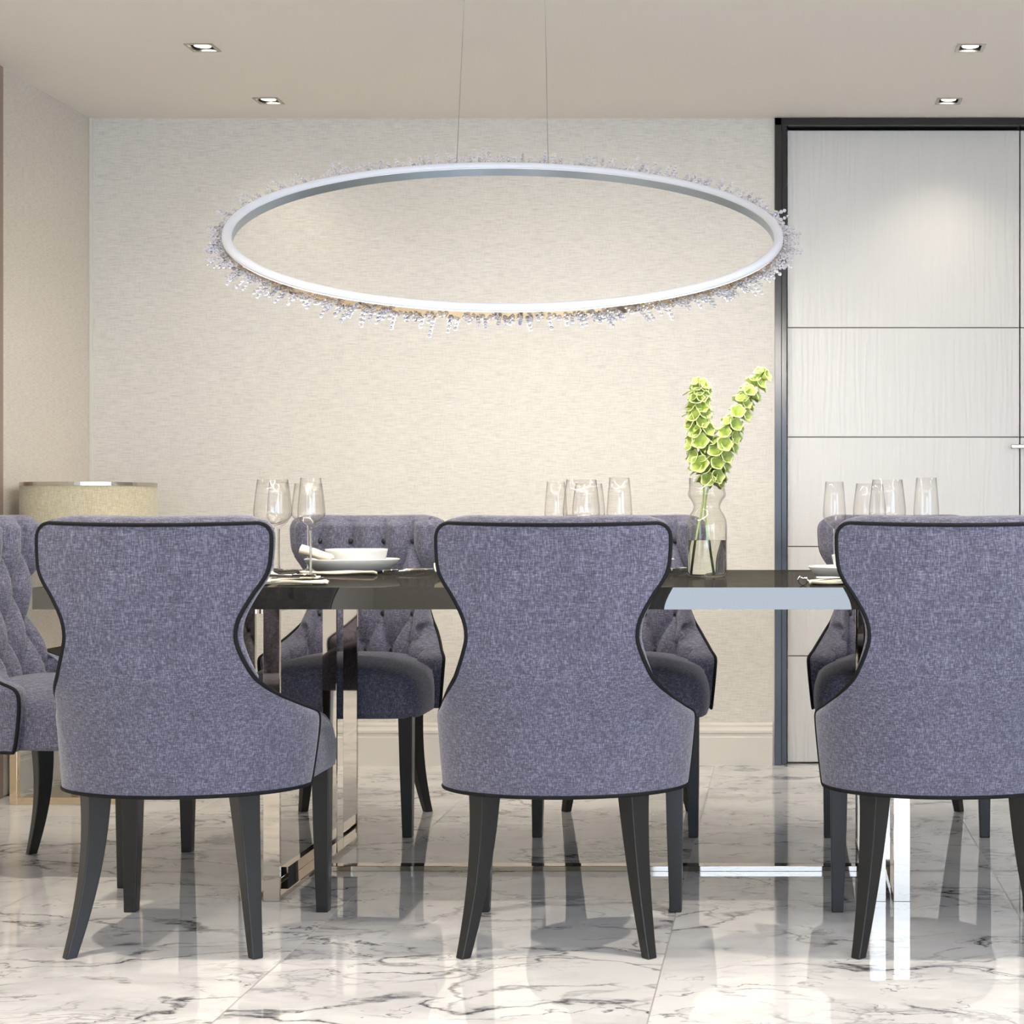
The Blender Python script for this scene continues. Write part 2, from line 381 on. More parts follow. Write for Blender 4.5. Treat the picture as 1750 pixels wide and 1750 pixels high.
# ------------------------------------------------------------------ recessed downlights
lab = ['square recessed ceiling spotlight at left, nearest the back wall', 'square recessed ceiling spotlight at left, farther from the back wall',
       'square recessed ceiling spotlight at right, nearest the door', 'square recessed ceiling spotlight at right, farther from the door']
def downlight():
    t = thing('ceiling_spotlight', lab[0], 'ceiling light', (0, 0, CEIL), 0, 'recessed ceiling spotlights')
    a, h = .045, LH-.0008
    bm = bmesh.new()
    for (p, q, z, w_) in (((-a), a, -.002, h),):
        for bx in ((-a, a, -a, -h), (-a, a, h, a), (-a, -h, -h, h), (h, a, -h, h)): box(bm, *bx, -.0025, -.0002)
    link('frame', bm, M['nickel'], t)
    bm = bmesh.new()
    for bx in ((-h, h, -h, -h+.0015), (-h, h, h-.0015, h), (-h, -h+.0015, -h+.0015, h-.0015), (h-.0015, h, -h+.0015, h-.0015)): box(bm, *bx, -.0005, .03)
    box(bm, -h, h, -h, h, .028, .03)
    lathe(bm, [(.030, .0275), (.030, .006), (.0265, .004), (.0265, .0275)], 28)
    link('housing', bm, M['nickel'], t)
    bm = lathe(bmesh.new(), [(0, .004), (.018, .0042), (.0255, .0065), (.0255, .012), (0, .012)], 28)
    link('lens', bm, M['bulb'], t, True)
    return t
d0 = None
for k, (x, y) in enumerate(lights):
    if d0 is None: d0 = downlight(); o = d0
    elif k < 4: o = dup(d0, lab[k], group='recessed ceiling spotlights')
    else: o = dup(d0, 'added unseen square spotlight in the near half of the ceiling', group='added ceiling spotlights nearer the window')
    if k >= 4: o['group'] = 'added spotlights nearer the window'  # out-of-view spotlights, added for overall brightness
    o.location = (x, y, CEIL)
    L = bpy.data.lights.new('spot_light', 'SPOT'); L.energy = SPOT_W*(.42 if k < 4 else 6.6); L.color = WARM; L.shadow_soft_size = .025
    L.spot_size = radians(115); L.spot_blend = 1.0
    lo = bpy.data.objects.new('light', L); C.objects.link(lo); lo.parent = o; lo.location = (0, 0, -.006)

# ------------------------------------------------------------------ upholstered dining chair
ROWS = [(.343, .262, -.050, -.235), (.36, .2645, -.044, -.2385), (.42, .271, -.034, -.250), (.47, .2755, -.030, -.258), (.495, .276, -.036, -.262), (.506, .2695, -.055, -.264), (.516, .260, -.085, -.2655),
        (.53, .249, -.125, -.2675), (.545, .237, -.165, -.271), (.564, .223, -.205, -.275), (.585, .209, -.235, -.279), (.61, .197, -.254, -.283), (.648, .183, -.271, -.288), (.682, .1755, -.277, -.291),
        (.72, .182, -.276, -.2935), (.766, .206, -.268, -.296), (.795, .225, -.262, -.297), (.82, .2365, -.257, -.297), (.85, .2405, -.254, -.297), (.885, .2418, -.253, -.2965), (.900, .239, -.253, -.296),
        (.909, .233, -.254, -.296), (.914, .225, -.256, -.2955), (.9165, .215, -.258, -.295)]
def catmull(R, sub=3):
    out = []
    for i in range(len(R)-1):
        p = [R[max(i-1, 0)], R[i], R[i+1], R[min(i+2, len(R)-1)]]
        for s_ in range(sub):
            t = s_/sub
            out.append(tuple(.5*(2*p[1][k]+(p[2][k]-p[0][k])*t+(2*p[0][k]-5*p[1][k]+4*p[2][k]-p[3][k])*t*t+(3*p[1][k]-p[0][k]-3*p[2][k]+p[3][k])*t**3) for k in range(4)))
    return out+[R[-1]]
RW = catmull(ROWS, 3)
RW2 = []
for a, b in zip(RW, RW[1:]):                         # keep the height steps small enough for the tufting
    m_ = max(1, int(math.ceil((b[0]-a[0])/.0075)))
    for s_ in range(m_): RW2.append(tuple(a[k]+(b[k]-a[k])*s_/m_ for k in range(4)))
RW = RW2+[RW[-1]]
NC = 64
def sm(a, b, x): t = min(1, max(0, (x-a)/(b-a))); return t*t*(3-2*t)
def shell(row, th, off=0.0):
    z, Wd, ye, yc = row; x = Wd*sin(th); s_ = abs(sin(th))
    gl = 1-abs(cos(th)); gu = s_**2.2; k = sm(.50, .60, z)
    dip = -.004*cos(th)**2*sm(.86, .917, z)
    return Vector((x, yc+(ye-yc)*(gl*(1-k)+gu*k), z+dip))
def normals(pts):
    out = []
    for i in range(len(pts)):
        t = pts[min(i+1, len(pts)-1)]-pts[max(i-1, 0)]; n = Vector((-t.y, t.x, 0)).normalized(); out.append(n)
    return out
TH = [-pi/2+pi*k/NC for k in range(NC+1)]
def puff(u, z):
    dx, dz = .110, .1135; up = (u-.055)/dx; p = (z-.848)/dz
    p = 0 if p > 0 else max(p, -3.0)
    a, b = up-p/2, up+p/2
    return (abs(sin(pi*a))*abs(sin(pi*b)))**.42
def make_chair(label):
    t = thing('dining_chair', label, 'chair')
    # tufted cushion with soft rim
    outer = [[shell(r, th) for th in TH] for r in RW]; inner = []
    lens = []
    for r, row in zip(RW, outer):
        nr = normals(row); z = r[0]; arc = [0]
        for a, b in zip(row, row[1:]): arc.append(arc[-1]+(b-a).length)
        mid = arc[NC//2]; q = []
        kz = sm(.50, .60, z); tmax_e = .020+.030*kz
        etop = sm(0, .022, .9185-z)
        for i, p in enumerate(row):
            u = arc[i]-mid; e = abs(TH[i])/(pi/2)
            full = .052+.042*puff(u*(1+.03), z)
            fade = sqrt(max(0, 1-e**10))*(.35+.65*sqrt(etop))
            q.append(p+nr[i]*(tmax_e+(full-tmax_e)*fade))
        inner.append(q)
    bm = bmesh.new()
    VO = [[bm.verts.new(p) for p in r] for r in outer]; VI = [[bm.verts.new(p) for p in r] for r in inner]
    nr_, nc_ = len(VO), NC+1
    for V in (VO, VI):
        for a, b in zip(V, V[1:]):
            for k in range(nc_-1): bm.faces.new([a[k], a[k+1], b[k+1], b[k]])
    bound = [(0, k) for k in range(nc_)]+[(j, nc_-1) for j in range(1, nr_)]+[(nr_-1, k) for k in range(nc_-2, -1, -1)]+[(j, 0) for j in range(nr_-2, 0, -1)]
    mids = []
    cz = Vector((0, -.2, .66))
    for (j, k) in bound:                              # bulging rim strips
        a, b = VO[j][k].co, VI[j][k].co; z = a.z
        top = 1-abs(a.x/.217)**11 if j == nr_-1 else 0.0
        side = Vector((1 if a.x > 0 else -1, 0, .25+1.2*sm(.885, .917, z) if z > .8 else 0)).normalized()
        outv = side.lerp(Vector((a.x*.2, 0, 1)).normalized(), min(1, top*1.4)).normalized()
        am = (.012+.007*top) if z > .56 else .004
        if j == 0: am = 0
        mids.append([bm.verts.new(a.lerp(b, f)+outv*am*g) for f, g in ((.2, .7), (.5, 1), (.8, .75))])
    nb = len(bound)
    for i in range(nb):
        i2 = (i+1) % nb; (j, k), (j2, k2) = bound[i], bound[i2]
        c0 = [VO[j][k]]+mids[i]+[VI[j][k]]; c1 = [VO[j2][k2]]+mids[i2]+[VI[j2][k2]]
        for a in range(4): bm.faces.new([c0[a], c1[a], c1[a+1], c0[a+1]])
    link('tufted_backrest', bm, M['fabric'], t, True)
    # smooth outer panel
    bm = bmesh.new(); ro, ri = [], []
    for row in outer:
        nr = normals(row); ro.append([p-n*.0065 for p, n in zip(row, nr)]); ri.append([p-n*.0008 for p, n in zip(row, nr)])
    A = [[bm.verts.new(p) for p in r] for r in ro]; B = [[bm.verts.new(p) for p in r] for r in ri]
    for V in (A, B):
        for a, b in zip(V, V[1:]):
            for k in range(nc_-1): bm.faces.new([a[k], a[k+1], b[k+1], b[k]])
    for i in range(nb):
        (j, k), (j2, k2) = bound[i], bound[(i+1) % nb]; bm.faces.new([A[j][k], A[j2][k2], B[j2][k2], B[j][k]])
    link('outer_back', bm, M['fabric'], t, True)
    bm = bmesh.new(); pth = [(ro[j][k]+(ri[j][k]-ro[j][k])*.3) for (j, k) in bound]
    pp = [pth[0]]
    for p in pth[1:]:
        if (p-pp[-1]).length > .004: pp.append(p)
    tube(bm, pp, .0047, 8, True); link('piping', bm, M['piping'], t, True)
    # seat cushion
    bm = bmesh.new(); cy, hx, hy = .028, .266, .228; rings = []
    n = 72
    def ring(s_, fz, ex):
        R = []
        for k in range(n):
            a = 2*pi*k/n; c_, d_ = cos(a), sin(a)
            x = hx*abs(c_)**(2/ex)*(1 if c_ > 0 else -1)*s_; y = cy+hy*abs(d_)**(2/ex)*(1 if d_ > 0 else -1)*s_
            if y < -.03:                              # narrow the hidden back part to fit inside the curved shell
                lim = .252*sqrt(max(0.0, 1-((-.03-y)/.19)**2)); x = max(-lim, min(lim, x))
            R.append((x, y, fz(x, y)+0))
        return R
    def top(zz): return lambda x, y: zz+.050*(1-(abs(x)/hx)**2.8)*(1-.25*max(0, (y-.05)/.2)**2)
    for s_ in (.02, .2, .4, .55, .7, .8, .88): rings.append(ring(s_, top(.462-.012*s_**6), 5))
    for s_, dz in ((.93, .008), (.965, .019), (.985, .032), (.998, .052)): rings.append(ring(s_, (lambda q: lambda x, y: top(.458)(x, y)-q)(dz), 6))
    rings.append(ring(1.0, lambda x, y: .405, 7)); rings.append(ring(.997, lambda x, y: .365, 7)); rings.append(ring(.985, lambda x, y: .350, 7)); rings.append(ring(.96, lambda x, y: .346, 7))
    V = grid(bm, rings, True); bm.faces.new(V[0][::-1]); bm.faces.new(V[-1])
    link('seat', bm, M['fabric'], t, True)
    # buttons
    spots = []
    for r_i, z in enumerate((.848, .7345, .621, .5075)):
        cols = (-.165, -.055, .055, .165) if r_i % 2 == 0 else (-.11, 0, .11)
        for u in cols:
            j = min(range(len(RW)), key=lambda q: abs(RW[q][0]-z)); row = outer[j]; arc = [0]
            for a, b in zip(row, row[1:]): arc.append(arc[-1]+(b-a).length)
            m0 = arc[NC//2]; i = min(range(nc_), key=lambda q: abs(arc[q]-m0-u/1.03))
            if 2 < i < NC-2: spots.append(inner[j][i]+normals(row)[i]*.002)
    bmd = bmesh.new(); bmesh.ops.create_uvsphere(bmd, u_segments=14, v_segments=8, radius=.0095, matrix=Matrix.Scale(.6, 4, (0, 1, 0)))
    b0 = link('button', bmd, M['button'], t, True); b0.location = spots[0]
    for p in spots[1:]:
        b = b0.copy(); C.objects.link(b); b.parent = t; b.location = p
    # legs: straight tapered front, sabre rear turned 45 degrees
    for s_ in (-1, 1):
        bm = bmesh.new(); L = [(.352, .0205, .222, .212), (.2, .0185, .2235, .211), (0, .0140, .226, .210)]
        grid(bm, [[(s_*cx+a*hw, cy_+b*hw, z) for a, b in ((-1, -1), (1, -1), (1, 1), (-1, 1))] for z, hw, cx, cy_ in L], True)
        bm.verts.ensure_lookup_table(); bm.faces.new(bm.verts[0:4]); bm.faces.new(bm.verts[8:12])
        link('front_leg', bm, M['leg'], t, bevel=.0022)
        bm = bmesh.new(); L = []
        for k in range(13):
            f = k/12; z = .352*(1-f); cx = .158+.010*f+.028*f*f; cy_ = -.168+.012*sin(f*pi)-.042*f**1.8; hw = .0305-.0155*f**.9
            ang = radians(45)-s_*0.12
            L.append([(s_*cx+hw*cos(ang+q*pi/2), cy_+hw*sin(ang+q*pi/2)*1.0, z) for q in range(4)])
        ang0 = 0
        L = []
        for k in range(13):
            f = k/12; z = .352*(1-f); cx = .158+.010*f+.028*f*f; cy_ = -.168+.012*sin(f*pi)-.042*f**1.8; hw = .0355-.0190*f**.9
            L.append([(s_*cx+hw*cos(q*pi/2), cy_+hw*sin(q*pi/2), z) for q in range(4)])
        V = grid(bm, L, True); bm.faces.new(V[0]); bm.faces.new(V[-1])
        link('rear_leg', bm, M['leg'], t, bevel=.0022)
    return t
ch = make_chair('blue-grey linen dining chair seen from behind, near row, in front of the lamp')
ch.location = (-1.302, 3.78, 0); ch['group'] = 'dining chairs in the near row'
YN, YFAR = 3.78, 5.118
dup(ch, 'blue-grey linen dining chair from behind, middle one of the near row', (-.4725, YN, 0), 0, 'dining chairs in the near row')
dup(ch, 'blue-grey linen dining chair from behind, near row, in front of the door', (.360, YN, 0), 0, 'dining chairs in the near row')
dup(ch, 'tufted grey dining chair facing the camera, behind the bowl on a plate', (-1.305, YFAR, 0), pi, 'dining chairs in the far row')
dup(ch, 'tufted grey dining chair facing the camera, behind the glass vase, mostly hidden', (-.478, YFAR, 0), pi, 'dining chairs in the far row')
dup(ch, 'tufted grey dining chair facing the camera, in front of the white door', (.365, YFAR, 0), pi, 'dining chairs in the far row')
dup(ch, 'tufted grey dining chair in profile at the head of the table', (-1.853, 4.47, 0), -pi/2, 'dining chair at the table head')

# ------------------------------------------------------------------ table
TZ = .768; TX0, TX1, TY0, TY1 = -1.705, .711, 3.861, 5.070
tb = thing('dining_table', 'long dining table with smoked black mirror top on polished metal loop legs', 'table', ((TX0+TX1)/2, 4.47, 0))
ox, oy = -(TX0+TX1)/2, -4.47
def tbx(*b): return boxes(*[(a[0]+ox, a[1]+ox, a[2]+oy, a[3]+oy, a[4], a[5]) for a in b])
link('tabletop', tbx((TX0, TX1, TY0, TY1, TZ-.050, TZ)), M['table'], tb)
for xa, xb in ((-1.308, -1.268), (-1.249, -1.209), (.214, .254), (.273, .313)):
    ya, yb, h = 4.09, 4.85, .042
    link('leg_frame', tbx((xa, xb, ya, ya+.012, 0, TZ-.050), (xa, xb, yb-.012, yb, 0, TZ-.050), (xa, xb, ya+.012, yb-.012, 0, .012), (xa, xb, ya+.012, yb-.012, TZ-.062, TZ-.050)), M['chrome'], tb, bevel=.0008)
for xa, xb in ((-1.268, -1.249), (.254, .273)):
    link('spacer_plate', tbx((xa, xb, 4.12, 4.82, TZ-.075, TZ-.050)), M['chrome'], tb)
    link('floor_spacer', tbx((xa, xb, 4.3, 4.62, 0, .040)), M['chrome'], tb)
link('stretcher', tbx((-1.209, .214, 4.435, 4.475, 0, .014)), M['chrome'], tb, bevel=.0008)

# ------------------------------------------------------------------ crockery
def plate(label, x, y, group):
    t = lathe(bmesh.new(), [(0, .004), (.075, .004), (.078, 0), (.090, 0), (.105, .006), (.125, .024), (.134, .0355), (.1345, .038), (.132, .0385), (.122, .029), (.102, .012), (.085, .008), (0, .008)], 72)
    o = link('dinner_plate', t, M['ceramic'], None, True); o.location = (x, y, TZ+.0008); return tag(o, label, 'plate', group)
def bowl(label, x, y, group):
    t = lathe(bmesh.new(), [(0, .003), (.050, .003), (.053, 0), (.060, 0), (.068, .004), (.081, .022), (.0875, .052), (.0885, .057), (.0872, .0575), (.084, .050), (.077, .024), (.062, .010), (0, .009)], 72)
    o = link('soup_bowl', t, M['ceramic'], None, True); o.location = (x, y, TZ+.0095); return tag(o, label, 'bowl', group)
def xw(px, y): return (px-CX)*y/F
fx = [xw(602, 4.87), -.44, xw(602, 4.87)+1.66]
nx = [-1.46, -.63, .2025]
FN = ['by the tufted chair opposite the lamp end', 'mostly hidden behind the middle near chair', 'behind the cut-off near chair, on the far side']
G1, G2 = 'white dinner plates', 'white soup bowls'
pl = plate('white dinner plate with a rolled napkin on its rim, on the far side', fx[0], 4.87, G1)
bw = bowl('white straight-sided bowl on the far plate between the two left near chairs', fx[0]+.012, 4.87, G2)
for k, (x, y, la) in enumerate(((fx[1], 4.87, 'white dinner plate on the far side, hidden behind the middle near chair'), (fx[2], 4.87, 'white dinner plate on the far side, hidden behind the cut-off near chair'),
        (nx[0], 4.19, 'white dinner plate hidden behind the near chair by the lamp'), (nx[1], 4.19, 'white dinner plate on the near side, behind the middle near chair'),
        (nx[2], 4.19, 'white dinner plate peeking out beside the cut-off near chair'))):
    o = pl.copy(); C.objects.link(o); o.location = (x, y, TZ+.0008); o['label'] = la
    o = bw.copy(); C.objects.link(o); o.location = (x+.012 if k < 2 else x+.012, y, TZ+.0095); o['label'] = la.replace('dinner plate', 'soup bowl on its plate')

# rolled napkin leaning on the far plate
def rolled(label, loc, ang):
    bm = bmesh.new(); rows = []
    for i in range(19):
        f = i/18; x = f*.098; r = .0145*(1-.25*f)*(1-.9*max(0, f-.93)/.07)
        rows.append([(x, (r*1.5+.0016*sin(3*q+f*6))*cos(2*pi*q/22), (r+.0012*sin(q*2.1+f*9))*sin(2*pi*q/22)) for q in range(22)])
    V = grid(bm, rows, True); bm.faces.new(V[0]); bm.faces.new(V[-1])
    o = link('rolled_napkin', bm, M['napkin'], None, True); o.location = loc; o.rotation_euler = (0, ang, .08); return tag(o, label, 'napkin')
rolled('rolled cream napkin leaning on the rim of the plate beside the bowl', (xw(514, 4.77), 4.77, TZ+.068), .30)

# folded napkins
def napkin(label, x, y, rz, w_, l_, seed, lift=0.0, group='folded cream napkins'):
    R = random.Random(seed); a, b, c = R.uniform(0, 6), R.uniform(0, 6), R.uniform(0, 6); rows_t, rows_b = [], []
    for i in range(25):
        rt, rb = [], []
        for j in range(13):
            u, v = i/24, j/12
            z = .004+.0035*(1+sin(7*u+3*v+a))*.5+.0035*(1+sin(11*v+2*u+b))*.5+lift*max(0, 1-u*2.4)**1.3*(.6+.4*sin(9*v+c))
            X = (u-.5)*l_+.004*sin(9*v+a); Y = (v-.5)*w_*(1+.1*sin(5*u+b))
            rt.append((X, Y, z+.002)); rb.append((X, Y, max(0.0006, z-.004) if lift == 0 else max(.0006, z-.003)))
        rows_t.append(rt); rows_b.append(rb)
    bm = bmesh.new(); A = grid(bm, rows_t); B = grid(bm, rows_b)
    for k in range(24): bm.faces.new([A[k][0], A[k+1][0], B[k+1][0], B[k][0]]); bm.faces.new([A[k][12], A[k+1][12], B[k+1][12], B[k][12]])
    for k in range(12): bm.faces.new([A[0][k], A[0][k+1], B[0][k+1], B[0][k]]); bm.faces.new([A[24][k], A[24][k+1], B[24][k+1], B[24][k]])
    o = link('folded_napkin', bm, M['napkin'], None, True); o.location = (x, y, TZ); o.rotation_euler = (0, 0, rz)
    return tag(o, label, 'napkin', group)
napkin('cream napkin standing up in folds beside the near chair by the lamp', xw(486, 4.30), 4.30, 0, .10, .16, 3, .055)
napkin('flat crumpled cream napkin at the near table edge beside the chair by the lamp', xw(488, 4.0), 4.0, .12, .07, .19, 5, .012)
napkin('flat folded cream napkin between the far plate and the wine glass, left', xw(575, 4.62), 4.64, 0, .05, .20, 8)
napkin('flat folded cream napkin at the near table edge beside the cut-off chair', xw(1440, 4.02), 4.02, 0, .08, .15, 9)
napkin('cream napkin corner peeking out left of the middle near chair', xw(788, 4.5), 4.5, 0, .06, .13, 11, .03)

def cutlery(kind):
    bm = bmesh.new()
    if kind == 'knife':
        grid(bm, [[(x, -w_, z0_), (x, w_, z0_), (x, w_, z0_+.002), (x, -w_, z0_+.002)] for x, w_, z0_ in ((0, .004, .003), (.01, .008, .003), (.08, .009, .003), (.11, .007, .003))], True)
    elif kind == 'spoon':
        rows = []
        for i in range(13):
            f = i/12; x = f*.06; w_ = .019*sqrt(max(.02, 1-(2*f-1)**2))*(1-.15*f); rows.append([(x, w_*(-1+2*j/8), .004+.007*((-1+2*j/8)**2)) for j in range(9)])
        V = grid(bm, rows)
    else:
        for k in range(4): box(bm, 0, .05, -.011+k*.0063, -.0085+k*.0063, .006, .008)
        grid(bm, [[(x, -w_, .005), (x, w_, .005), (x, w_, .0075), (x, -w_, .0075)] for x, w_ in ((.048, .0118), (.06, .0118), (.075, .004))], True)
    hb = bmesh.new()
    tube(hb, [(.058 if kind == 'spoon' else .072 if kind == 'fork' else .108, 0, .006), (.12, 0, .008), (.16, 0, .007), (.20, 0, .006)], [.0028, .0036, .0048, .005], 10)
    return bm, hb
def lay(kind, label, x, y, z, rz, dark=False, group='table cutlery'):
    t = thing(kind, label, 'cutlery', (x, y, z), rz, group); a, b = cutlery(kind)
    link({'knife': 'blade', 'spoon': 'spoon_bowl', 'fork': 'tines'}[kind], a, M['silver'], t, kind == 'spoon'); link('handle', b, M['darksilver'] if dark else M['silver'], t, True)
    return t
lay('knife', 'silver knife lying beside the far plate, right of its bowl', -1.050, 4.97, TZ+.002, radians(-92))
lay('spoon', 'silver spoon beside the far plate, nearer than the knife', -1.093, 4.66, TZ+.002, radians(60))
lay('fork', 'dark-handled fork left of the far plate, beside the wine glass', xw(505, 4.6), 4.66, TZ+.006, radians(150), True)
lay('knife', 'dark-handled knife on the napkin left of the far plate', xw(520, 4.5), 4.52, TZ+.012, radians(175), True)
lay('spoon', 'silver spoon face down on the flat napkin near the table edge', xw(538, 4.05), 4.06, TZ+.012, radians(172), True)
lay('fork', 'silver fork on the flat napkin near the table edge', xw(512, 3.97), 3.965, TZ+.012, radians(185))
lay('knife', 'dark-handled knife on the folded napkin by the cut-off chair', xw(1392, 4.03), 4.045, TZ+.012, 0, True)
lay('fork', 'silver fork on the folded napkin by the cut-off chair', xw(1395, 4.0), 3.992, TZ+.012, 0)
lay('spoon', 'silver spoon on the far side, right of the middle near chair, by the vase', xw(1148, 4.8), 4.8, TZ+.002, radians(82))

def napkin_ring(label, x, y):
    t = thing('napkin_ring', label, 'napkin ring', (x, y, TZ), 0, 'jewelled napkin rings')
    bm = bmesh.new(); tube(bm, [(.0105*cos(2*pi*k/20), .0, .0118+.0105*sin(2*pi*k/20)) for k in range(20)], .0012, 6, True)
    tube(bm, [(.0105*cos(2*pi*k/20), .008, .0118+.0105*sin(2*pi*k/20)) for k in range(20)], .0012, 6, True)
    grid(bm, [[(.0102*cos(2*pi*k/20), yy, .0118+.0102*sin(2*pi*k/20)) for k in range(20)] for yy in (0, .008)], True)
    link('band', bm, M['darksilver'], t, True)
    bm = bmesh.new(); R = random.Random(4)
    for k in range(9):
        a = pi*(.05+.9*k/8); bmesh.ops.create_icosphere(bm, subdivisions=1, radius=.0028, matrix=Matrix.Translation((.012*cos(a), -.001, .0118+.0075*sin(a)+R.uniform(-.003, .003))))
    link('jewels', bm, M['silver'], t)
    return t
napkin_ring('small dark napkin ring with pale jewels near the table edge by the cut-off chair', xw(1372.5, 3.96), 3.96)

# ------------------------------------------------------------------ glasses
def glass(kind, label, px, y, group):
    R = dict(flute=(.0262, .0335, .0325), wine=(.039, .0485, .047))[kind]
    rt, rm, rl = R; zt, zm, zb, zs_ = (.262, .163, .141, .128) if kind == 'flute' else (.257, .166, .146, .136)
    x = xw(px, y); t = thing('champagne_flute' if kind == 'flute' else 'wine_glass', label, 'glass', (x, y, TZ), 0, group)
    o_ = [(.0045, zs_-.004), (.008, zs_+.001), (rl*.40, zs_+(zm-zs_)*.14), (rl*.70, zs_+(zm-zs_)*.36), (rl*.9, zs_+(zm-zs_)*.62), (rm*.99, zs_+(zm-zs_)*.88), (rm, zm+.006), (rm*.985, zm+.02), ((rm+rt)/2, (zm+zt)/2+.01), (rt, zt)]
    inn = [(rt-.0013, zt), ((rm+rt)/2-.0014, (zm+zt)/2+.01), (rm*.985-.0015, zm+.02), (rm-.0016, zm+.006), (rm*.99-.0019, zs_+(zm-zs_)*.88), (rl*.9-.002, zs_+(zm-zs_)*.66), (rl*.70-.002, zs_+(zm-zs_)*.44), (rl*.36, zs_+(zm-zs_)*.26), (0, zs_+(zm-zs_)*.2)]
    link('glass_bowl', lathe(bmesh.new(), o_+inn, 40), M['glass'], t, True)
    link('stem', lathe(bmesh.new(), [(.0045, zs_-.004), (.0034, zs_-.02), (.003, .06), (.0032, .018), (.005, .008)], 16), M['solid_glass'], t, True)
    link('foot', lathe(bmesh.new(), [(.005, .008), (.012, .0045), (.034, .002), (.035, .001), (.0345, .0004), (0, .0004)], 40), M['solid_glass'], t, True)
    return t
GF, GW = 'champagne flutes on the table', 'wine glasses on the table'
f0 = glass('flute', 'tall champagne flute on the near side, standing in front of the far plate and bowl', 531, 4.42, GF)
w0 = glass('wine', 'wide wine glass beside the corner of the near chair by the lamp', 466, 4.42, GW)
def cp(src, label, px, y): return dup(src, label, (xw(px, y), y, TZ))
cp(f0, 'clear champagne flute above the middle near chair, nearest the vase', 1058.5, 4.42)
cp(f0, 'clear champagne flute above the cut-off near chair, rightmost of all glasses', 1583, 4.42)
cp(w0, 'wide wine glass above the middle near chair, in the centre of its four glasses', 993.5, 4.42)
cp(w0, 'wide wine glass above the cut-off near chair, left of the last flute', 1516.5, 4.42)
cp(f0, 'clear champagne flute on the far side, overlapped by the first wide wine glass', 476, 4.98)
cp(f0, 'clear champagne flute above the middle near chair, leftmost of its four', 950, 4.98)
cp(f0, 'champagne flute with whole stem in view, beside the cut-off near chair and above a bowl', 1426, 4.98)
cp(w0, 'wine glass on the far side, overlapped by the tall flute before the far plate', 527, 4.98)
cp(w0, 'wine glass on the far side above the middle near chair, overlapped by the wider one', 1006, 4.98)
cp(w0, 'wine glass on the far side above the cut-off chair, overlapped by the wider one', 1486, 4.98)

# ------------------------------------------------------------------ vase with bells of Ireland
VY = 4.50; VX = xw(1208, VY)
va = thing('glass_vase', 'clear glass bottle vase with pinched neck, holding two green flower stalks', 'vase', (VX, VY, TZ))
prof_o = [(0, .0005), (.046, .0005), (.051, .004), (.0535, .012), (.0535, .135), (.052, .150), (.046, .165), (.038, .176), (.0352, .184), (.036, .192), (.042, .204), (.0495, .214), (.0505, .221), (.0495, .226), (.0475, .232), (.0475, .263)]
prof_i = [(.0455, .263), (.0455, .230), (.0475, .222), (.0465, .214), (.040, .206), (.034, .193), (.0332, .184), (.036, .177), (.044, .164), (.050, .149), (.0512, .135), (.0512, .014), (.046, .008), (0, .008)]
link('vase_body', lathe(bmesh.new(), prof_o+prof_i, 64), M['vase_glass'], va, True)
wtr = link('water', lathe(bmesh.new(), [(0, .0085), (.045, .0085), (.0505, .0145), (.0505, .098), (0, .098)], 48), M['water'], None, True)
wtr.location = (VX, VY, TZ); tag(wtr, 'clear water filling the lower half of the glass vase', 'water')

def bell_mesh():
    bm = bmesh.new(); seg = 20; prof = [(.0015, 0), (.005, .002), (.0085, .008), (.0115, .013), (.0150, .0165), (.0172, .0180)]
    def ringat(r, z, i):
        f = i/(len(prof)-1); out = []
        for k in range(seg):
            a = 2*pi*k/seg; rr = r*(1+.10*f*cos(5*a)); zz = z+.0016*f*cos(5*a+.6)
            out.append((rr*cos(a), rr*sin(a), zz))
        return out
    rows = [ringat(r, z, i) for i, (r, z) in enumerate(prof)]
    back = [ringat(r-.0007, z+.0009, i) for i, (r, z) in enumerate(prof)][::-1]
    V = grid(bm, rows+back, True)
    bm.faces.ensure_lookup_table()
    for i, f in enumerate(bm.faces):
        ring_i = i//seg
        if ring_i in (4, 5, 6): f.material_index = 1
    bm.faces.new(V[-1]); 
    me = bpy.data.meshes.new('bell'); bmesh.ops.recalc_face_normals(bm, faces=bm.faces); bm.to_mesh(me); bm.free()
    for p in me.polygons: p.use_smooth = True
    me.materials.append(M['bell']); me.materials.append(M['bell_rim']); return me
BELL = bell_mesh()
